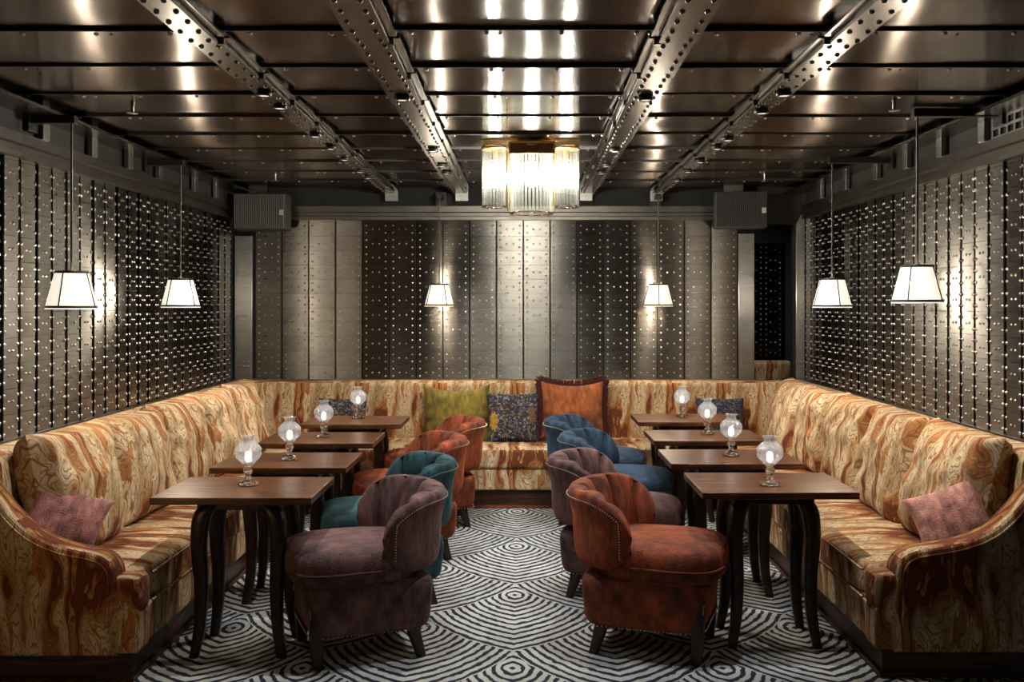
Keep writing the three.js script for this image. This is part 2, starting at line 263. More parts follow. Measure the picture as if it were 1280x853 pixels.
function post(name, x0, x1, y1, z, label, slant) {
  const g = thing(name, label, 'steel post', [(x0 + x1) / 2, BENCH_TOP, z]), w = x1 - x0, h = y1 - BENCH_TOP;
  const s = new THREE.Shape(); s.moveTo(-w / 2, 0); s.lineTo(w / 2, 0); s.lineTo(w / 2, h); s.lineTo(slant ? -w / 2 + w * 0.5 : -w / 2, h); s.lineTo(-w / 2, slant ? h - w : h); s.closePath();
  part('post_plate', boxUV(new THREE.ExtrudeGeometry(s, { depth: 0.02, bevelEnabled: true, bevelSize: 0.003, bevelThickness: 0.003, bevelSegments: 1 })), M.post, g);
  const rv = []; for (const y of [0.12, 0.16, 0.55, 0.9, 0.93, h - 0.06]) for (const x of [-0.3, 0, 0.3]) if (!(slant && y > h - 0.1)) rv.push(dome(0.0075, 0.005, 6).rotateX(Math.PI / 2).translate(x * w, y, 0.023));
  stuffPart('rivets', merge(rv), M.rivet, g); return g;
}
post('steel_post', -2.49, -2.345, 2.19, ZB + 0.02, 'brushed steel post plate under the speaker at the corner of the back wall');
post('steel_post', 1.855, 1.985, 2.21, ZB + 0.005, 'brushed steel post plate on the near side of the alcove opening');
post('steel_post', 2.345, 2.415, 2.37, ZB + 0.03, 'narrow steel post with slanted top between alcove opening and riveted side wall', true);

// alcove behind the opening
struct('wall_alcove', merge([span(1.2, 3.3, 0, 2.5, -12.7, -12.6), span(1.2, 1.3, 0, 2.5, -12.6, ZB - 0.15), span(3.2, 3.3, 0, 2.5, -12.6, ZB - 0.15), span(1.2, 3.3, 2.5, 2.6, -12.7, ZB - 0.15), span(1.2, 3.3, -0.1, 0, -12.7, ZB - 0.15)]), M.gap);
const wallAlc = scene.children[scene.children.length - 1];
panelWall(wallAlc, 7, 0.232, 0.014, (p, i, y) => p.position.set(1.5 + (i + 0.5) * 0.232, y, -12.56), 11, () => false, 0.02);
{ const g = thing('alcove_bench', 'patterned velvet bench back seen through the alcove opening', 'bench', [2.3, 0, -12.3]); part('backrest', boxUV(rbox(1.7, 0.93, 0.22, 0.05, 3).translate(0, 0.465, 0)), M.fabric, g); }

// ceiling: saw-toothed steel sheets between five beams
const BEAMS = [-1.15, -0.55, 0.55, 1.15], BAYS = [XL, -1.15, -0.55, 0.55, 1.15, XR], PITCH = 0.58, Z0 = -2.59, TILT = 0.013;
for (let k = -5; k < 11; k++) {
  const zn = Z0 - k * PITCH, zf = Math.max(ZB, zn - PITCH);
  if (zn - zf < 0.2) continue;
  for (let b = 0; b < 5; b++) {
    const w = BAYS[b + 1] - BAYS[b] - 0.006, d = zn - zf, n = 10, g = grid(n, 6, (i, j) => { const x = (i - 0.5) * w, z = -j * d; return [x, TILT * j - 0.005 * 4 * j * (1 - j) + 0.003 * Math.sin(i * 7 + k + b * 2) * Math.sin(j * Math.PI), z, x + b * 1.3, z + k * 0.71]; });
    // solid sheet: underside + lip at its near edge
    const idx = g.index.array; for (let t = 0; t < idx.length; t += 3) { const s = idx[t]; idx[t] = idx[t + 1]; idx[t + 1] = s; } g.computeVertexNormals();
    const sheet = merge([g, span(-w / 2, w / 2, 0, 0.04, -0.004, 0.0), span(-w / 2, w / 2, TILT + 0.012, TILT + 0.02, -d, 0)]);
    const pl = part('ceiling_panel', sheet, M.ceilingPlate[(b === 1 ? 3 : Math.floor(rand() * 3))], ceiling, [(BAYS[b] + BAYS[b + 1]) / 2, CEIL - 0.02 + rr(-0.003, 0.003), zn]);
    pl.rotation.set(rr(-0.006, 0.006), 0, rr(-0.004, 0.004));
    const bolts = [], nb = Math.max(2, Math.round(w / 0.27)); for (let i = 0; i < nb; i++) { const x = (i + 0.5) / nb * w - w / 2; bolts.push(dome(0.011, 0.011, 6).rotateX(Math.PI).translate(x, 0.002, -0.035)); if (i % 2) bolts.push(dome(0.009, 0.009, 6).rotateX(Math.PI).translate(x + 0.05, 0.003, -0.05)); }
    stuffPart('bolts', merge(bolts), M.rivet, pl);
    part('joint_strip', span(-w / 2, w / 2, -0.002, 0.03, 0, 0.008), M.gap, pl);
  }
}
BEAMS.forEach((bx, bi) => {
  const beam = new THREE.Group(); beam.name = 'beam'; ceiling.add(beam); beam.position.set(bx, 0, 0);
  const W = bi === 0 || bi === 3 ? 0.105 : 0.135, in_ = bi < 2 ? 1 : -1;
  const seg = boxUV(merge([span(-W / 2, W / 2, -0.006, 0.006, 0, -PITCH + 0.03), span(-W / 2 + 0.01, -W / 2 + 0.018, 0, 0.09, 0, -PITCH), span(W / 2 - 0.018, W / 2 - 0.01, 0, 0.09, 0, -PITCH)]));
  const rv = []; for (let i = 0; i < 5; i++) for (const s of [-1, 1]) rv.push(dome(0.0105, 0.009, 6).rotateX(Math.PI).translate(s * W * 0.3, -0.006, -0.06 - i * 0.115));
  const rivets = merge(rv), lip = boxUV(span(in_ * (W / 2), in_ * (W / 2 + 0.03), 0.012, 0.022, -0.02, -PITCH + 0.05)), rib = boxUV(span(in_ * (W / 2 - 0.012), in_ * (W / 2 + 0.012), -0.012, 0.07, -0.01, -0.03));
  for (let k = -5; k < 11; k++) {
    const zn = Z0 - k * PITCH; if (zn - PITCH < ZB - 0.2) continue;
    const s = part('beam_plate', seg, M.beam, beam, [0, CEIL - 0.055, zn]); s.rotation.x = -TILT / PITCH * 0.9;
    const l = part('beam_lip', lip, M.beam, beam, [0, CEIL - 0.055, zn]); l.rotation.x = s.rotation.x;
    part('beam_rib', rib, M.beam, beam, [0, CEIL - 0.055, zn]);
    stuffPart('rivets', rivets, M.rivetDark, beam, [0, CEIL - 0.055, zn]).rotation.x = s.rotation.x;
  }
  part('end_bracket', boxUV(rbox(0.11, 0.105, 0.02, 0.004, 1)), M.post, beam, [in_ * 0.02, 2.535, ZB + 0.13]);
});
// uprights and vent above the side cornices
for (const [wall, X, s] of [[wallLeft, XL, 1], [wallRight, XR, -1]]) {
  part('upper_wall', span(X - 0.012 * s, X + 0.02 * s, PANEL_TOP + 0.12, CEIL + 0.05, ZB, -2.6), M.darkPaint, wall);
  for (const z of [-4.75, -5.32, -5.95, -6.45, -7.0, -7.7, -8.3]) part('upright_bracket', boxUV(rbox(0.03, 0.17, 0.075, 0.004, 1).translate(X + 0.05 * s, 2.53, z + rr(-0.05, 0.05))), M.post, wall);
  wall.children.filter((c) => c.name === 'upright_bracket' || c.name === 'upper_wall').forEach((c) => { scene.updateMatrixWorld(true); (s > 0 ? trimL : trimR).attach(c); });
  part('edge_beam', boxUV(span(X + 0.02 * s, X + 0.19 * s, CEIL - 0.07, CEIL - 0.055, ZB, -2.6)), M.beam, ceiling);
}
{ const vent = new THREE.Group(); vent.name = 'vent_grille'; wallRight.add(vent); vent.position.set(XR - 0.03, 2.5, -5.0);
  const bars = []; for (let i = 0; i <= 7; i++) bars.push(span(-0.004, 0.004, -0.055, 0.055, -0.31 + i * 0.08, -0.29 + i * 0.08)); for (let j = -1; j <= 1; j++) bars.push(span(-0.005, 0.005, j * 0.048 - 0.007, j * 0.048 + 0.007, -0.31, 0.27));
  part('grille_bars', boxUV(merge(bars)), M.post, vent); part('grille_backing', span(0.008, 0.012, -0.055, 0.055, -0.31, 0.27), M.gap, vent); scene.updateMatrixWorld(true); trimR.attach(vent); }

// ------------------------------------------------------------------ lamps
function pointAt(parent, color, cd, pos, radius = 1) { const l = new THREE.PointLight(color, cd, 0, 2); l.position.set(...pos); l.castShadow = true; l.shadow.radius = radius; parent.add(l); return l; }
const shadeGeo = (() => { const H = 0.19, rb = 0.122, rt = 0.074, n = 112; return grid(n, 6, (i, j) => { const th = i * Math.PI * 2, r = rb + (rt - rb) * j + 0.0022 * Math.cos(i * Math.PI * 2 * 56); return [Math.cos(th) * r, j * H, -Math.sin(th) * r]; }, true); })();
function pendant(label, x, z, arm, armY, lampY = 1.585) {
  const g = thing('pendant_lamp', label, 'pendant lamp', [x, lampY, z], 0, 'pleated pendant lamps along the walls');
  part('lamp_shade', shadeGeo, M.shade, g);
  for (const [y, r] of [[0.012, 0.1215], [0.185, 0.0775]]) part('shade_band', lathe([[r - 0.0005, -0.006], [r + 0.0035, -0.006], [r + 0.002, 0.006], [r - 0.002, 0.006]], 48), M.blackMetal, g, [0, y, 0]);
  const ph = rr(0, 1.5); for (let k = 0; k < 4; k++) { const th = ph + k * Math.PI / 2; part('shade_rib', tube([[Math.cos(th) * 0.1245, 0.01, Math.sin(th) * 0.1245], [Math.cos(th) * 0.1, 0.1, Math.sin(th) * 0.1], [Math.cos(th) * 0.0775, 0.187, Math.sin(th) * 0.0775]], 0.0038, 6, 5), M.blackMetal, g); }
  const top = armY - lampY; part('rod', new THREE.CylinderGeometry(0.006, 0.006, top - 0.19, 8).translate(0, (top + 0.19) / 2, 0), M.channel, g);
  part('gallery', merge([box(0.15, 0.004, 0.006, 0, 0.188, 0), box(0.006, 0.004, 0.15, 0, 0.188, 0), new THREE.CylinderGeometry(0.014, 0.014, 0.07, 12).translate(0, 0.165, 0)]), M.blackMetal, g);
  const [ax, az] = arm, L = Math.hypot(ax, az); const a = part('bracket_arm', rbox(Math.abs(ax) + 0.05, 0.042, Math.abs(az) + 0.05, 0.004, 1), M.blackMetal, g, [ax / 2, top + 0.012, az / 2]);
  part('wall_plate', rbox(ax ? 0.02 : 0.1, 0.12, az ? 0.02 : 0.1, 0.004, 1), M.blackMetal, g, [ax * 1.0, top + 0.01, az * 1.0]);
  part('bulb', new THREE.SphereGeometry(0.022, 16, 12), M.bulb, g, [0, 0.09, 0]);
  pointAt(g, WARM, POWER.pendant, [0, 0.09, 0], 1.1);
}
pendant('white pleated pendant lamp over the banquette end with the plum cushion', -2.262, -5.2, [-0.2, 0], 2.52);
pendant('white pleated pendant lamp by riveted wall, over the teal chair side banquette', -2.245, -6.8, [-0.22, 0], 2.52);
pendant('white pleated pendant lamp over the banquette end with the dusty pink cushion', 1.966, -5.2, [0.41, 0], 2.555, 1.615);
pendant('white pleated pendant lamp beside the narrow slanted steel post', 2.0, -6.75, [0.38, 0], 2.53);
pendant('white pleated pendant lamp on the back wall above the olive cushion', -0.714, -8.76, [0, -0.2], 2.5);
pendant('white pleated pendant lamp on the back wall above the blue grey cushion', 1.131, -8.76, [0, -0.2], 2.5);

{ // chandelier: three clusters of glass tubes in brass
  const g = thing('chandelier', 'glass tube chandelier with brass frame glowing under the steel ceiling', 'chandelier', [0.045, 2.16, -6.3]);
  const cluster = (x, z, r, y0, y1, n) => {
    for (let i = 0; i < n; i++) { const th = i / n * Math.PI * 2; part('glass_tube', new THREE.CylinderGeometry(0.0085, 0.0085, y1 - y0, 7, 1, true).translate(0, (y0 + y1) / 2, 0), M.glass, g, [x + Math.cos(th) * r, 0, z + Math.sin(th) * r]); }
    part('brass_ring', lathe([[r - 0.012, -0.008], [r + 0.012, -0.008], [r + 0.012, 0.008], [r - 0.012, 0.008], [r - 0.012, -0.008]], 40), M.brass, g, [x, y1 - 0.01, z]);
    part('crystal_foot', lathe([[r - 0.01, 0], [r + 0.01, 0], [r + 0.008, 0.012], [r - 0.008, 0.012], [r - 0.01, 0]], 36), M.crystal, g, [x, y0 - 0.014, z]);
    part('bulb', new THREE.CapsuleGeometry(r > 0.1 ? 0.03 : 0.022, 0.1, 6, 12), M.chandelierBulb, g, [x, y1 - 0.17, z]);
    part('socket', new THREE.CylinderGeometry(0.018, 0.022, 0.06, 12), M.brass, g, [x, y1 - 0.05, z]);
    part('brass_cap', new THREE.CylinderGeometry(r + 0.006, r + 0.006, 0.006, 32), M.brass, g, [x, y1 + 0.006, z]);
    pointAt(g, NEUTRAL, POWER.chandelier * (r > 0.1 ? 0.45 : 0.28), [x, y1 - 0.17, z], 1.5);
  };
  cluster(0, 0.06, 0.122, 0.0, 0.40, 34); cluster(-0.225, 0, 0.066, 0.045, 0.40, 20); cluster(0.215, 0, 0.066, 0.045, 0.40, 20);
  part('brass_frame', merge([span(-0.135, 0.135, 0.335, 0.345, 0.186, 0.194), span(-0.135, 0.135, 0.395, 0.407, 0.186, 0.194), span(-0.135, -0.125, 0.335, 0.407, 0.186, 0.194), span(0.125, 0.135, 0.335, 0.407, 0.186, 0.194)]), M.brass, g);
  part('frame_plate', span(-0.125, 0.125, 0.345, 0.395, 0.184, 0.19), std({ color: lin(0.16, 0.075, 0.03), roughness: 0.4, metalness: 0.5 }), g);
  { const beads = []; for (let i = 0; i < 26; i++) beads.push(new THREE.IcosahedronGeometry(0.0035, 0).translate(-0.095 + i * 0.0076, 0.368, 0.192)); stuffPart('bead_row', merge(beads), M.brass, g); }
  for (const x of [-0.14, 0.14]) part('brass_rod', new THREE.CylinderGeometry(0.005, 0.005, 0.4, 8).translate(0, 0.2, 0), M.brass, g, [x, 0.01, 0.03]);
  part('ceiling_plate', rbox(0.6, 0.02, 0.14, 0.005, 1), M.brass, g, [-0.005, 0.435, 0]);
  part('hanger', new THREE.CylinderGeometry(0.02, 0.02, 0.03, 12), M.brass, g, [0, 0.418, 0.02]);
}

// ceiling spotlights on the beams
const canGeo = lathe([[0.001, 0.012], [0.03, 0.012], [0.034, 0.004], [0.034, -0.008], [0.026, -0.012], [0.025, -0.004], [0.001, -0.004]], 20), SPOT_Y = CEIL - 0.078;
function spot(label, x, z, target, cd, color, angle) {
  const g = thing('ceiling_spotlight', label, 'spotlight', [x, SPOT_Y, z], 0, 'small spotlights under the ceiling beams');
  part('lens', new THREE.CylinderGeometry(0.022, 0.022, 0.003, 16), M.spotLens, part('lamp_can', canGeo, M.blackMetal, g), [0, -0.007, 0]);
  const l = new THREE.SpotLight(color, cd, 0, angle, 0.9, 2); l.castShadow = true; l.shadow.radius = 1.2; l.position.set(0, -0.02, 0); l.target.position.set(target[0] - x, target[1] - SPOT_Y, target[2] - z); g.add(l); g.add(l.target);
}
const TL = [4.90, 5.74, 6.68, 7.68], TR = [5.03, 5.87, 6.80, 7.83];
const TROW = ['mauve chair and plum cushion', 'teal chair', 'rust chair next to the teal chair', 'rust chair next to the olive cushion'], TROWR = ['bright rust chair', 'mauve chair beside the bright rust chair', 'blue chair beside the mauve chair', 'blue chair next to the orange cushion'];
for (let k = 0; k < 4; k++) {
  spot('small spotlight over the table of the ' + TROW[k], -1.15, -TL[k], [-1.25, 0.75, -TL[k]], POWER.tableSpot, COOL, 0.30);
  spot('small spotlight over the table of the ' + TROWR[k], 1.15, -TR[k], [1.15, 0.75, -TR[k]], POWER.tableSpot, COOL, 0.30);
}
[-4.6, -6.2, -7.3].forEach((z, k) => {
  const n = ['third', 'second', 'first'][k];
  spot(`small spotlight aimed at the plum cushion banquette, ${n} from the back wall`, -1.15, z, [-2.2, 0.7, z - 0.5], POWER.benchSpot, NEUTRAL, 0.62);
  spot(`small spotlight aimed at the dusty pink cushion banquette, ${n} from the back wall`, 1.15, z, [2.1, 0.7, z - 0.5], POWER.benchSpot, NEUTRAL, 0.62);
  spot(`small spotlight over the carpet aisle on the mauve chair side, ${n} from the back wall`, -0.55, z - 0.1, [-0.15, 0, z - 0.15], POWER.aisleSpot / 2, COOL, 0.55);
  spot(`small spotlight over the carpet aisle on the blue chair side, ${n} from the back wall`, 0.55, z - 0.1, [0.15, 0, z - 0.15], POWER.aisleSpot / 2, COOL, 0.55);
});
[-0.55, 0.55].forEach((x, k) => spot(['small spotlight aimed at the olive cushion', 'small spotlight aimed at the orange cushion'][k], x, -7.0, [x * 0.9, 0.7, -8.6], POWER.backSpot, NEUTRAL, 0.55));
[-0.55, 0.55].forEach((x, k) => spot(['small spotlight by the entrance aimed at the mauve chair', 'small spotlight by the entrance aimed at the bright rust chair'][k], x, -2.4, [x * 1.2, 0.4, -5.2], POWER.entrySpot, NEUTRAL, 0.5));
spot('small spotlight inside the alcove', 1.75, -11.2, [2.3, 1.3, -12.6], POWER.alcove, NEUTRAL, 0.9); scene.children[scene.children.length - 1].position.y = 2.47;

// ------------------------------------------------------------------ banquettes
const SEAT = 0.44;
function profileExtrude(pts, len, rule) { const s = new THREE.Shape(); pts.forEach((p, i) => (i ? s.lineTo(...p) : s.moveTo(...p))); return s; }
function roundedProfile(pts, r) {                     // polygon with rounded corners
  const s = new THREE.Shape(), n = pts.length;
  for (let i = 0; i < n; i++) {
    const p = new THREE.Vector2(...pts[i]), a = new THREE.Vector2(...pts[(i + n - 1) % n]), b = new THREE.Vector2(...pts[(i + 1) % n]), rad = pts[i][2] ?? r;
    const pa = p.clone().add(a.sub(p).setLength(rad)), pb = p.clone().add(b.sub(p).setLength(rad));
    i ? s.lineTo(pa.x, pa.y) : s.moveTo(pa.x, pa.y); s.quadraticCurveTo(p.x, p.y, pb.x, pb.y);
  }
  s.closePath(); return s;
}
const ext = (shape, len, bevel = 0.0, cs = 6) => new THREE.ExtrudeGeometry(shape, { depth: len, bevelEnabled: bevel > 0, bevelSize: bevel, bevelThickness: bevel, bevelSegments: 3, curveSegments: cs });
// side banquette built with x from the wall (0) to the aisle (+), z from the arm end (0) towards the back wall (-)
function sideBanquette(label, X, sgn, zNear, zFar, front, armFront) {
  const g = thing('banquette', label, 'banquette', [X, 0, zNear]), L = zNear - zFar, along = { x: ['z', 'y'], y: ['z', 'x'], z: ['x', 'y'] };
  const flip = (geo) => { geo = geo.clone(); if (sgn < 0) { geo.scale(-1, 1, 1); const p = geo.index ? geo.toNonIndexed() : geo, q = p.attributes; for (const k of Object.keys(q)) { const a = q[k], s = a.itemSize; for (let i = 0; i < a.count; i += 3) for (let c = 0; c < s; c++) { const t = a.array[(i + 1) * s + c]; a.array[(i + 1) * s + c] = a.array[(i + 2) * s + c]; a.array[(i + 2) * s + c] = t; } } return p; } return geo; };
  const put = (name, geo, mat, uv = true) => part(name, uv ? boxUV(flip(geo), along) : flip(geo), mat, g);
  put('plinth', span(0.02, front - 0.05, 0, 0.13, -0.03, -L), M.plinthWood); put('plinth_moulding', span(0.02, front - 0.035, 0, 0.022, -0.015, -L), M.plinthWood);
  put('base', ext(roundedProfile([[0.02, 0.13], [front - 0.02, 0.13], [front - 0.015, 0.30], [0.02, 0.30]], 0.015), L - 0.12).translate(0, 0, -L), M.fabric);
  put('base', ext(roundedProfile([[armFront - 0.1, 0.13], [front - 0.02, 0.13], [front - 0.02, 0.30], [armFront - 0.1, 0.30]], 0.015), 0.1, 0.01).translate(0, 0, -0.12), M.fabric);
  // long seat cushion, crowned, with a rounded front edge
  const seat = softBox(front - 0.1, 0.17, L - 0.13, 9, [20, 8, 90], (q, n) => { const lump = n[1] > 0.3 ? 0.012 * (1 - n[0] * n[0]) + 0.006 * Math.sin(q[2] * 5.2 + X) * (1 - n[0] * n[0]) : 0; return [q[0], q[1] + lump, q[2]]; });
  put('seat_cushion', seat.translate((front + 0.1) / 2, 0.37, -0.12 - (L - 0.13) / 2), M.fabric);
  put('seat_cushion', softBox(front - armFront + 0.05, 0.155, 0.13, 6, [10, 8, 8]).translate((front + armFront - 0.05) / 2 - 0.003, 0.37, -0.075), M.fabric);
  for (const y of [0.43, 0.308]) put('piping', tube([[front - 0.007, y, -0.16], [front - 0.007, y, -L / 2], [front - 0.007, y, -L]], 0.006, 30, 5), M.fabric);
  put('backrest', ext(roundedProfile([[0.0, 0.30, 0.01], [0.25, 0.30, 0.02], [0.19, BENCH_TOP + 0.005, 0.06], [0.02, BENCH_TOP + 0.005, 0.02]], 0.02), L - 0.13, 0, 8).translate(0, 0, -L), M.fabric);
  put('corner_backrest', ext(roundedProfile([[0.0, 0.30, 0.01], [0.26, 0.30, 0.02], [0.20, BENCH_TOP, 0.05], [0.03, BENCH_TOP, 0.02]], 0.02), front - 0.12, 0, 8).rotateY(-Math.PI / 2).translate(front - 0.002, 0, -L - 0.04), M.fabric);
  // scrolled end arm
  const a = new THREE.Shape(); a.moveTo(0.025, 0.13); a.lineTo(0.025, 0.955); a.bezierCurveTo(0.11, 0.94, 0.16, 0.84, 0.26, 0.72); a.bezierCurveTo(0.36, 0.60, 0.46, 0.56, armFront - 0.12, 0.535); a.bezierCurveTo(armFront - 0.03, 0.52, armFront - 0.01, 0.49, armFront - 0.01, 0.43); a.lineTo(armFront - 0.012, 0.13); a.closePath();
  put('arm', ext(a, 0.09, 0.022, 14).translate(0, 0, -0.115), M.fabric);
  const pts = a.getSpacedPoints(60).filter((p) => p.y > 0.2 && p.x > 0.02).map((p) => [p.x * 0.985, p.y - 0.006, 0.0]); put('piping', tube(pts, 0.006, 90, 5), M.fabric);
  return g;
}
sideBanquette('long patterned velvet banquette with scrolled arm beside the plum cushion', XL + 0.02, 1, -4.42, ZB + 0.05, 0.85, 0.73);
sideBanquette('long patterned velvet banquette with scrolled arm beside the dusty pink cushion', XR - 0.02, -1, -4.47, ZB + 0.05, 0.9, 0.79);
{ const x0 = XL + 0.87, x1 = XR - 0.91, L = x1 - x0, zF = -8.15, g = thing('banquette', 'short patterned velvet banquette along the back wall holding the orange cushion', 'banquette', [0, 0, ZB]), along = { x: ['z', 'y'], y: ['x', 'z'], z: ['x', 'y'] }, D = zF - ZB;
  const put = (name, geo, mat) => part(name, boxUV(geo, along), mat, g);
  put('plinth', span(x0, x1, 0, 0.14, 0.02, D - 0.03), M.plinthWood); put('plinth_moulding', span(x0, x1, 0, 0.022, 0.02, D - 0.012), std({ map: woodTex, color: lin(1.3, 0.95, 0.6), roughness: 0.4 }));
  put('base', rbox(L, 0.17, D - 0.02, 0.015, 2).translate((x0 + x1) / 2, 0.228, D / 2 + 0.01), M.fabric);
  put('seat_cushion', softBox(L, 0.17, D - 0.08, 10, [60, 8, 16], (q, n) => [q[0], q[1] + (n[1] > 0.3 ? 0.008 : 0), q[2]]).translate((x0 + x1) / 2, 0.385, D / 2 + 0.05), M.fabric);
  for (const y of [0.32, 0.445]) put('piping', tube([[x0, y, D], [0, y, D], [x1, y, D]], 0.006, 20, 5), M.fabric);
  const sh = roundedProfile([[0.0, 0.30, 0.01], [0.26, 0.30, 0.02], [0.20, BENCH_TOP, 0.05], [0.03, BENCH_TOP, 0.02]], 0.02), bl = ext(sh, L, 0, 8).rotateY(-Math.PI / 2).translate(x1, 0, 0);
  put('backrest', bl, M.fabric);
}

// loose back cushions along the side banquettes
for (const [s, name] of [[-1, 'plum'], [1, 'dusty pink']]) {
  for (let k = 0; k < 5; k++) {
    const w = 0.695, z = (s < 0 ? -4.95 : -5.0) - k * 0.735, geo = pillow(w + rr(0, 0.05), 0.60 + rr(-0.015, 0.02), 0.31, { e: 3.3, pinch: 0.05, seed: 300 + k * 7 + s, crease: 0.016, uo: k * 0.31 + (s > 0 ? 0.17 : 0) });
    const m = single('back_cushion', geo, M.fabric, k === 0 ? `plump patterned velvet back cushion right behind the small ${name} cushion` : `plump patterned velvet back cushion, ${['', 'second', 'third', 'fourth', 'fifth'][k]} from the banquette arm with the ${name} cushion`, 'cushion', [s < 0 ? XL + 0.355 : XR - 0.355, 0.725, z], 'loose back cushions on the side banquettes');
    m.rotation.order = 'YXZ'; m.rotation.set(-0.2 + rr(-0.04, 0.04), -s * (Math.PI / 2 + rr(-0.05, 0.05)), rr(-0.03, 0.03));
  }
}
function throwCushion(name, geo, mat, label, pos, rx, ry, rz = 0) { const m = single(name, geo, mat, label, 'cushion', pos); m.rotation.order = 'YXZ'; m.rotation.set(rx, ry, rz); return m; }
throwCushion('small_cushion', pillow(0.34, 0.32, 0.13, { e: 2.4, pinch: 0.10, seed: 8 }), V.plum, 'small plum pink cushion leaning on the banquette arm', [-2.06, 0.635, -4.66], -0.4, 0.6, -0.45);
throwCushion('small_cushion', pillow(0.34, 0.32, 0.13, { e: 2.4, pinch: 0.10, seed: 18 }), V.pink, 'small dusty pink cushion leaning on the banquette arm', [1.93, 0.635, -4.70], -0.4, -0.6, 0.45);
throwCushion('throw_cushion', pillow(0.56, 0.50, 0.17, { e: 2.6, pinch: 0.07, seed: 28, sag: 0.05 }), V.olive, 'olive gold velvet cushion on the back banquette', [-0.56, 0.70, -8.60], -0.25, 0);
throwCushion('throw_cushion', (() => { const g = pillow(0.43, 0.42, 0.15, { e: 2.6, pinch: 0.06, seed: 38 }), u = g.attributes.uv; for (let i = 0; i < u.count; i++) u.setXY(i, u.getX(i) / 0.43 + 0.5, u.getY(i) / 0.42 + 0.5); return g; })(), floral, 'dark floral print cushion between the olive and orange cushions', [-0.09, 0.665, -8.56], -0.25, 0);
{ const g = thing('throw_cushion', 'orange velvet cushion with burgundy fringe on the back banquette', 'cushion', [0.40, 0.735, -8.60]); g.rotation.order = 'YXZ'; g.rotation.set(-0.22, 0, 0.0);
  part('cover', pillow(0.53, 0.48, 0.17, { e: 2.6, pinch: 0.07, seed: 48, sag: 0.03 }), V.orange, g);
  const fr = [], P = (t) => { const k = Math.floor(t) % 4, f = (t - Math.floor(t)) * 2 - 1, [a, b] = [[f, -1], [1, f], [-f, 1], [-1, -f]][k]; return [0.265 * a * (1 - 0.07 * (1 - b * b)), 0.24 * b * (1 - 0.07 * (1 - a * a)) - (b > 0 ? 0.03 * (1 - a * a) * b * b : 0), a, b]; };
  for (let i = 0; i < 900; i++) { const [x, y, a, b] = P(i / 225), l = Math.hypot(a, b), len = 0.042 + 0.014 * hash(i, 3, 9), an = Math.atan2(Math.abs(b) > 0.999 ? b : b * 0.2, Math.abs(a) > 0.999 ? a : a * 0.2) + (hash(i, 5, 9) - 0.5) * 0.8; fr.push(new THREE.CylinderGeometry(0.0035, 0.005, len, 4, 1, true).translate(0, len / 2 - 0.006, 0).rotateZ(an - Math.PI / 2).translate(x, y, (hash(i, 7, 9) - 0.5) * 0.016)); }
  stuffPart('fringe', merge(fr), V.burgundy, g); }
const smallFloral = () => { const g = pillow(0.40, 0.34, 0.14, { e: 2.6, pinch: 0.06, seed: 58 }), u = g.attributes.uv; for (let i = 0; i < u.count; i++) u.setXY(i, u.getX(i) / 0.4 + 0.4, u.getY(i) / 0.34 + 0.55); return g; };
throwCushion('throw_cushion', smallFloral(), floral, 'small dark floral cushion with yellow leaf in the corner behind a crystal lamp', [-1.50, 0.66, -8.60], -0.25, 0.1);
throwCushion('throw_cushion', smallFloral(), std({ map: floralTex, color: lin(0.55, 0.6, 0.75), roughness: 0.85 }), 'small blue grey print cushion in the corner near the alcove opening', [1.62, 0.66, -8.60], -0.25, -0.1);

// ------------------------------------------------------------------ tables
function makeTable(label, pos) {
  const g = thing('bar_table', label, 'table', pos, 0, 'dark wooden tables in two rows'), W = 0.72, D = 0.56;
  part('tabletop', boxUV(rbox(W, 0.032, D, 0.004, 2), { x: ['z', 'y'], y: ['x', 'z'], z: ['x', 'y'] }), M.tableTop, g, [0, 0.734, 0]);
  part('apron', boxUV(rbox(0.38, 0.05, 0.30, 0.006, 1)), M.tableLeg, g, [0, 0.694, 0]);
  for (const sx of [-1, 1]) for (const sz of [-1, 1]) part('leg', sweep([[sx * 0.11, 0.71, sz * 0.11], [sx * 0.16, 0.66, sz * 0.13], [sx * 0.182, 0.54, sz * 0.14], [sx * 0.172, 0.32, sz * 0.135], [sx * 0.178, 0.14, sz * 0.14], [sx * 0.2, 0.0, sz * 0.155]], [0.042, 0.042, 0.036, 0.03, 0.026, 0.021], 26, 16), M.tableLeg, g);
  return g;
}
const table0 = makeTable('dark wooden table with curved legs at the ' + TROW[0], [-1.305, 0, -TL[0]]);
for (let k = 1; k < 4; k++) dup(table0, 'dark wooden table with curved legs at the ' + TROW[k], [[-1.305, -1.295, -1.29, -1.235][k], 0, -TL[k]], 0);
for (let k = 0; k < 4; k++) dup(table0, 'dark wooden table with curved legs at the ' + TROWR[k], [[1.175, 1.15, 1.175, 1.19][k], 0, -TR[k]], 0);

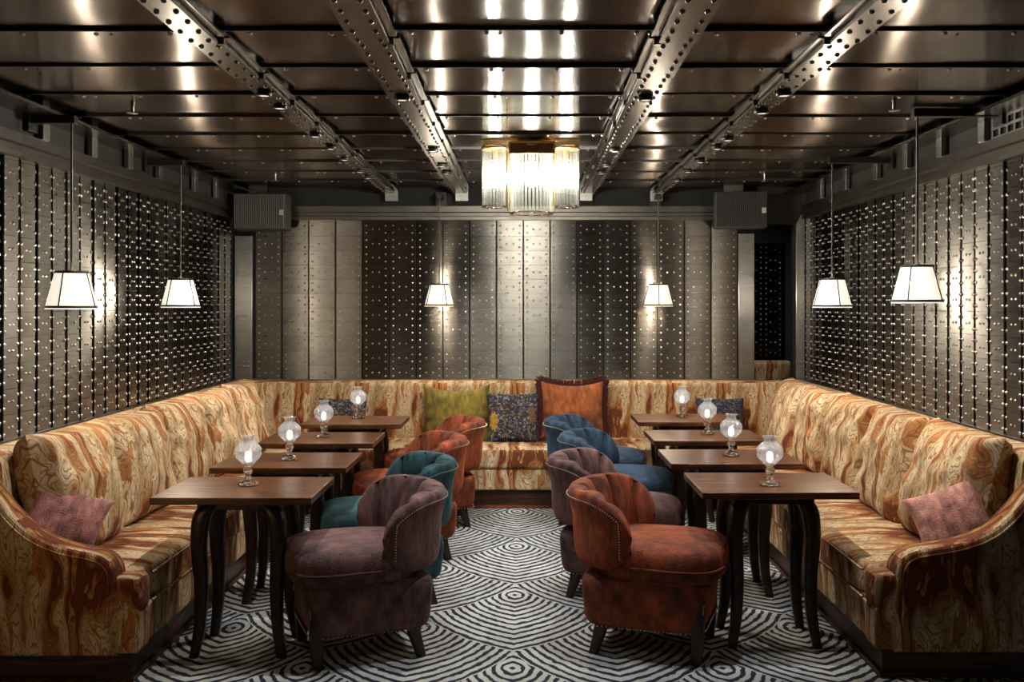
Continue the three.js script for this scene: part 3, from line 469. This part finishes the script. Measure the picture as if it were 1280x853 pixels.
// crystal hurricane lamps on the tables
function fluted(pts, n, depth, seg = 64) { const g = lathe(pts, seg), p = g.attributes.position; for (let i = 0; i < p.count; i++) { const x = p.getX(i), z = p.getZ(i), th = Math.atan2(z, x), k = 1 + depth * Math.cos(n * th); p.setX(i, x * k); p.setZ(i, z * k); } g.computeVertexNormals(); return g; }
const lampBase = fluted([[0.0005, 0], [0.044, 0], [0.048, 0.006], [0.044, 0.014], [0.03, 0.02], [0.018, 0.026], [0.0005, 0.027]], 10, 0.07);
const lampStem = fluted([[0.0005, 0.027], [0.014, 0.028], [0.02, 0.036], [0.013, 0.046], [0.012, 0.05], [0.02, 0.06], [0.024, 0.07], [0.02, 0.082], [0.014, 0.09], [0.024, 0.096], [0.03, 0.102], [0.0005, 0.103]], 8, 0.05);
const lampGlobe = (() => { const g = lathe([[0.028, 0.102], [0.034, 0.112], [0.05, 0.126], [0.057, 0.135], [0.06, 0.145], [0.0615, 0.155], [0.061, 0.165], [0.059, 0.175], [0.054, 0.185], [0.048, 0.193], [0.04, 0.2], [0.028, 0.208], [0.025, 0.218], [0.028, 0.228], [0.036, 0.236]], 60), p = g.attributes.position; for (let i = 0; i < p.count; i++) { const x = p.getX(i), z = p.getZ(i), y = p.getY(i), th = Math.atan2(z, x), k = 1 + 0.05 * Math.cos(8 * th + y * 90) * Math.cos(8 * th - y * 90) + (y > 0.225 ? 0.06 * Math.cos(8 * th) : 0); p.setX(i, x * k); p.setZ(i, z * k); } g.computeVertexNormals(); return g; })();
function makeLamp(label, pos) {
  const g = thing('crystal_lamp', label, 'table lamp', pos, 0, 'crystal lamps on the tables');
  part('base', lampBase, M.crystal, g); part('stem', lampStem, M.crystal, g); part('globe', lampGlobe, M.globe, g); part('candle_light', new THREE.CapsuleGeometry(0.017, 0.022, 6, 12), M.candle, g, [0, 0.135, 0]);
  pointAt(g, NEUTRAL, POWER.candle, [0, 0.135, 0], 0.8); return g;
}
const LP = [[-1.31, 4.94], [-1.294, 5.74], [-1.29, 6.70], [-1.244, 7.80], [1.165, 4.93], [1.173, 5.89], [1.207, 6.85], [1.196, 7.87]];
LP.forEach(([x, d], k) => makeLamp('glowing crystal lamp on the table at the ' + (k < 4 ? TROW[k] : TROWR[k - 4]), [x, 0.7505, -d]));

// ------------------------------------------------------------------ armchairs (front towards +z)
const chairGeo = (() => {
  const H = 0.76, TH = 1.60, plan = (s) => { const th = s * TH, sn = Math.sin(th), cs = Math.cos(th), sp = (q) => Math.sign(q) * Math.abs(q) ** 0.86; return [0.285 * sp(sn), -0.27 * sp(cs) - 0.03]; };
  const nrm = (s) => { const a = plan(s - 0.004), b = plan(s + 0.004), dx = b[0] - a[0], dz = b[1] - a[1], l = Math.hypot(dx, dz); return [dz / l, -dx / l]; };
  const lim = (s) => { const e = clamp((Math.abs(s) - 0.46) / 0.54), t = 0.555 + (H - 0.555) * Math.pow(Math.max(0, 1 - Math.pow(e, 2.9)), 0.5), b = 0.405 + 0.15 * (1 - Math.pow(Math.max(0, 1 - Math.pow(e, 6)), 0.5)); return [b, t]; };
  const thick = (s) => { const e = clamp((Math.abs(s) - 0.42) / 0.58); return 0.105 * Math.pow(Math.max(0.0005, 1 - Math.pow(e, 9)), 0.5); };
  const NS = 120, NC = 36;
  const back = grid(NC, NS, (i, j) => {
    const s = (j * 2 - 1) * 0.9995, [b, t] = lim(s), [cx, cz] = plan(s), [nx, nz] = nrm(s), T = thick(s), h = t - b, ph = i * Math.PI * 2, c = Math.cos(ph), sn = Math.sin(ph), e = 3.6;
    const k = 1 / Math.pow(Math.abs(c) ** e + Math.abs(sn) ** e, 1 / e); let off = c * k * T / 2, y = (b + t) / 2 + sn * k * h / 2; const v = (y - b) / Math.max(h, 1e-3);
    off += 0.030 * smooth(0.55, 1, v) * (T / 0.105) - 0.012 * (1 - v) * (T / 0.105);       // the top rolls outwards
    if (c < 0) { const g = Math.abs(((s * 3.1 + 100.5) % 1) - 0.5) * 2; off += 0.05 * Math.pow(g, 4) * smooth(0.02, 0.3, v) * smooth(0.0, 0.5, -c) - 0.016 * (1 - g * g); }
    y += sn > 0.5 ? -0.013 * Math.pow(Math.abs(((s * 3.1 + 100.5) % 1) - 0.5) * 2, 4) * smooth(0.6, -0.4, c) : 0;
    return [cx + nx * -off * -1, y, cz + nz * off, s * 0.75, y];
  }, true);
  const P = (s, v, o) => { const [b, t] = lim(s), [cx, cz] = plan(s), [nx, nz] = nrm(s), T = thick(s), y = b + (t - b) * v, off = T / 2 + 0.030 * smooth(0.55, 1, v) * (T / 0.105) - 0.012 * (1 - v) * (T / 0.105) + o; return [cx + nx * off, y, cz + nz * off]; };
  const nails = [], dot = new THREE.IcosahedronGeometry(0.0038, 0); let lastP = null;
  const tryNail = (p) => { if (!lastP || Math.hypot(p[0] - lastP[0], p[1] - lastP[1], p[2] - lastP[2]) > 0.0125) { nails.push(dot.clone().translate(...p)); lastP = p; } };
  for (let i = 0; i <= 3000; i++) { const s = (i / 1500 - 1) * 0.93, [b, t] = lim(s); tryNail(P(s, 1 - 0.04 / (t - b), 0.0)); }
  for (const sg of [-1, 1]) { lastP = null; for (let i = 0; i <= 800; i++) { const v0 = 1 - 0.04 / (lim(0.93)[1] - lim(0.93)[0]), v = v0 + (0.1 - v0) * i / 800; tryNail(P(sg * 0.93, v, 0.0)); } }
  const seat = softBox(0.58, 0.19, 0.565, 4.2, [22, 12, 22], (q, n) => { const f = (n[2] + 1) / 2; return [q[0] * (0.90 + 0.10 * f), q[1] + (n[1] > 0 ? 0.018 * (1 - n[0] * n[0]) * (1 - n[2] * n[2] * 0.6) : 0) - 0.012 * f * n[1] * 0, q[2] + 0.03 * (1 - n[0] * n[0]) * f]; }).translate(0, 0.43, 0.062);
  const seatPipe = (() => { const pts = []; for (let i = 0; i <= 60; i++) { const th = -0.25 * Math.PI + i / 60 * 1.5 * Math.PI - 0.0, c = Math.cos(th), s = Math.sin(th), k = 1 / Math.pow(Math.abs(c) ** 4.2 + Math.abs(s) ** 4.2, 1 / 4.2), n0 = c * k, n2 = s * k, f = (n2 + 1) / 2; pts.push([n0 * 0.292 * (0.90 + 0.10 * f), 0.42, n2 * 0.2845 + 0.03 * (1 - n0 * n0) * f + 0.062]); } return tube(pts, 0.006, 90, 5); })();
  const base = softBox(0.545, 0.26, 0.60, 7, [18, 8, 18], (q, n) => { const k = 0.93 + 0.07 * (n[1] + 1) / 2; return [q[0] * k, q[1] + (n[1] < -0.6 ? 0.012 * (1 - n[0] * n[0]) : 0), q[2] * k]; }).translate(0, 0.25, 0.02);
  const baseNails = []; for (let i = 0; i < 110; i++) { const th = i / 110 * Math.PI * 2, c = Math.cos(th), s = Math.sin(th), k = 1 / Math.pow(Math.abs(c) ** 7 + Math.abs(s) ** 7, 1 / 7); baseNails.push(dot.clone().translate(c * k * 0.256, 0.142, s * k * 0.282 + 0.02)); }
  for (const sx of [-1, 1]) for (let i = 0; i <= 12; i++) { const a = i / 12 * Math.PI; baseNails.push(dot.clone().translate(sx * (0.215) + Math.cos(a) * 0.034, 0.235 + Math.sin(a) * 0.03, 0.298)); }
  const legF = (sx) => sweep([[sx * 0.212, 0.25, 0.262], [sx * 0.213, 0.15, 0.268], [sx * 0.212, 0.0, 0.262]], [0.032, 0.032, 0.024], 8, 14), legB = (sx) => sweep([[sx * 0.19, 0.17, -0.17], [sx * 0.193, 0.1, -0.183], [sx * 0.198, 0.0, -0.212]], [0.032, 0.03, 0.023], 8, 14);
  const velUV = (g) => boxUV(g);
  return { back, nails: merge(nails), seat: velUV(seat), seatPipe, base: velUV(base), baseNails: merge(baseNails), legs: [legF(-1), legF(1), legB(-1), legB(1)] };
})();
function chair(label, mat, pos, deg) {
  const g = thing('armchair', label, 'armchair', pos, deg * Math.PI / 180, 'velvet tub armchairs along the tables');
  const back = part('backrest', chairGeo.back, mat, g), seat = part('seat', chairGeo.seat, mat, g), base = part('seat_base', chairGeo.base, mat, g); part('piping', chairGeo.seatPipe, mat, seat);
  for (const l of chairGeo.legs) part('leg', l, M.tableLeg, g);
  stuffPart('nailhead_trim', chairGeo.nails, M.nail, back); stuffPart('nailhead_trim', chairGeo.baseNails, M.nail, base); return g;
}
chair('mauve velvet tub armchair turned towards the table by the plum cushion', V.mauve, [-0.742, 0, -4.88], -69);
chair('teal velvet tub armchair', V.teal, [-0.745, 0, -5.72], -74);
chair('rust velvet tub armchair right behind the teal chair', V.rust, [-0.735, 0, -6.68], -74);
chair('rust velvet tub armchair in front of the olive cushion', V.rust, [-0.655, 0, -7.66], -78);
chair('bright rust velvet tub armchair in front of another row of mauve and blue chairs', V.rust, [0.585, 0, -4.93], 72);
chair('mauve velvet tub armchair between the bright rust chair and the blue chairs', V.mauve, [0.505, 0, -5.86], 76);
chair('dark blue velvet tub armchair beside the mauve one', V.blue, [0.60, 0, -6.83], 76);
chair('dark blue velvet tub armchair in front of the orange cushion', V.blue, [0.52, 0, -7.72], 78);

// ------------------------------------------------------------------ loudspeakers
function speaker(label, x, y, z, turn, grille = M.speakerGrille) {
  const g = thing('loudspeaker', label, 'speaker', [x, y, z], turn, 'wall speakers');
  part('cabinet', rbox(0.43, 0.30, 0.22, 0.01, 2), M.speakerBody, g, [0, 0.15, -0.12]);
  const ribs = []; for (let i = 0; i < 24; i++) ribs.push(box(0.009, 0.28, 0.014, -0.2 + i * 0.0174, 0.15, 0.002)); part('grille', merge(ribs), grille, g);
  part('badge', box(0.035, 0.045, 0.006, 0.185, 0.14, 0.008), M.badge, g);
  part('bracket', merge([box(0.16, 0.10, 0.02, -0.05, 0.33, -0.16), box(0.05, 0.12, 0.05, 0, 0.30, -0.2)]), M.channel, g); return g;
}
speaker('grey grilled loudspeaker hung over the corner post plate', -2.195, 2.225, -8.62, 0.0);
speaker('dark grilled loudspeaker hung beside the alcove opening', 1.80, 2.24, -8.62, -0.12, std({ color: lin(0.04, 0.04, 0.038), metalness: 0.3, roughness: 0.5 }));

// sprinkler heads under the ceiling sheets
[[-1.9, -7.95, 'small sprinkler head under the ceiling before the grey speaker'], [1.84, -7.95, 'small sprinkler head under the ceiling before the dark speaker'], [-1.92, -5.1, 'small sprinkler head under the ceiling by the lamp over the plum cushion'], [1.79, -5.03, 'small sprinkler head under the ceiling by the lamp over the pink cushion']].forEach(([x, z, label]) => {
  const g = thing('sprinkler', label, 'sprinkler', [x, CEIL - 0.075, z], 0, 'sprinkler heads');
  part('stem', lathe([[0.0005, 0.075], [0.012, 0.075], [0.012, 0.05], [0.008, 0.045], [0.009, 0.012], [0.0005, 0.006]], 12), M.post, g); part('deflector', lathe([[0.0005, 0.0], [0.026, 0.0], [0.026, 0.004], [0.0005, 0.006]], 16), M.post, g); part('escutcheon', lathe([[0.0005, 0.062], [0.034, 0.066], [0.034, 0.072], [0.0005, 0.075]], 16), M.post, g);
});

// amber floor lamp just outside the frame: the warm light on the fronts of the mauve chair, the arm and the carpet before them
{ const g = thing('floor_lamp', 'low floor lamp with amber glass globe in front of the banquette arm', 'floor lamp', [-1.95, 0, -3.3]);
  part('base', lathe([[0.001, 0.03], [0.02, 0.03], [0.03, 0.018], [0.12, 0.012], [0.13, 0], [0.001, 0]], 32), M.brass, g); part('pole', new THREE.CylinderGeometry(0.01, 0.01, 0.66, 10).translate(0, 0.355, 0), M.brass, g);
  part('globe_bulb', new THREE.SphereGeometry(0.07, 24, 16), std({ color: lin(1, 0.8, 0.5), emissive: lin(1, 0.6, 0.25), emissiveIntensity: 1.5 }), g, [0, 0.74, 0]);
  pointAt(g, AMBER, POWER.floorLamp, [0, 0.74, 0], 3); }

renderer.render(scene, camera);
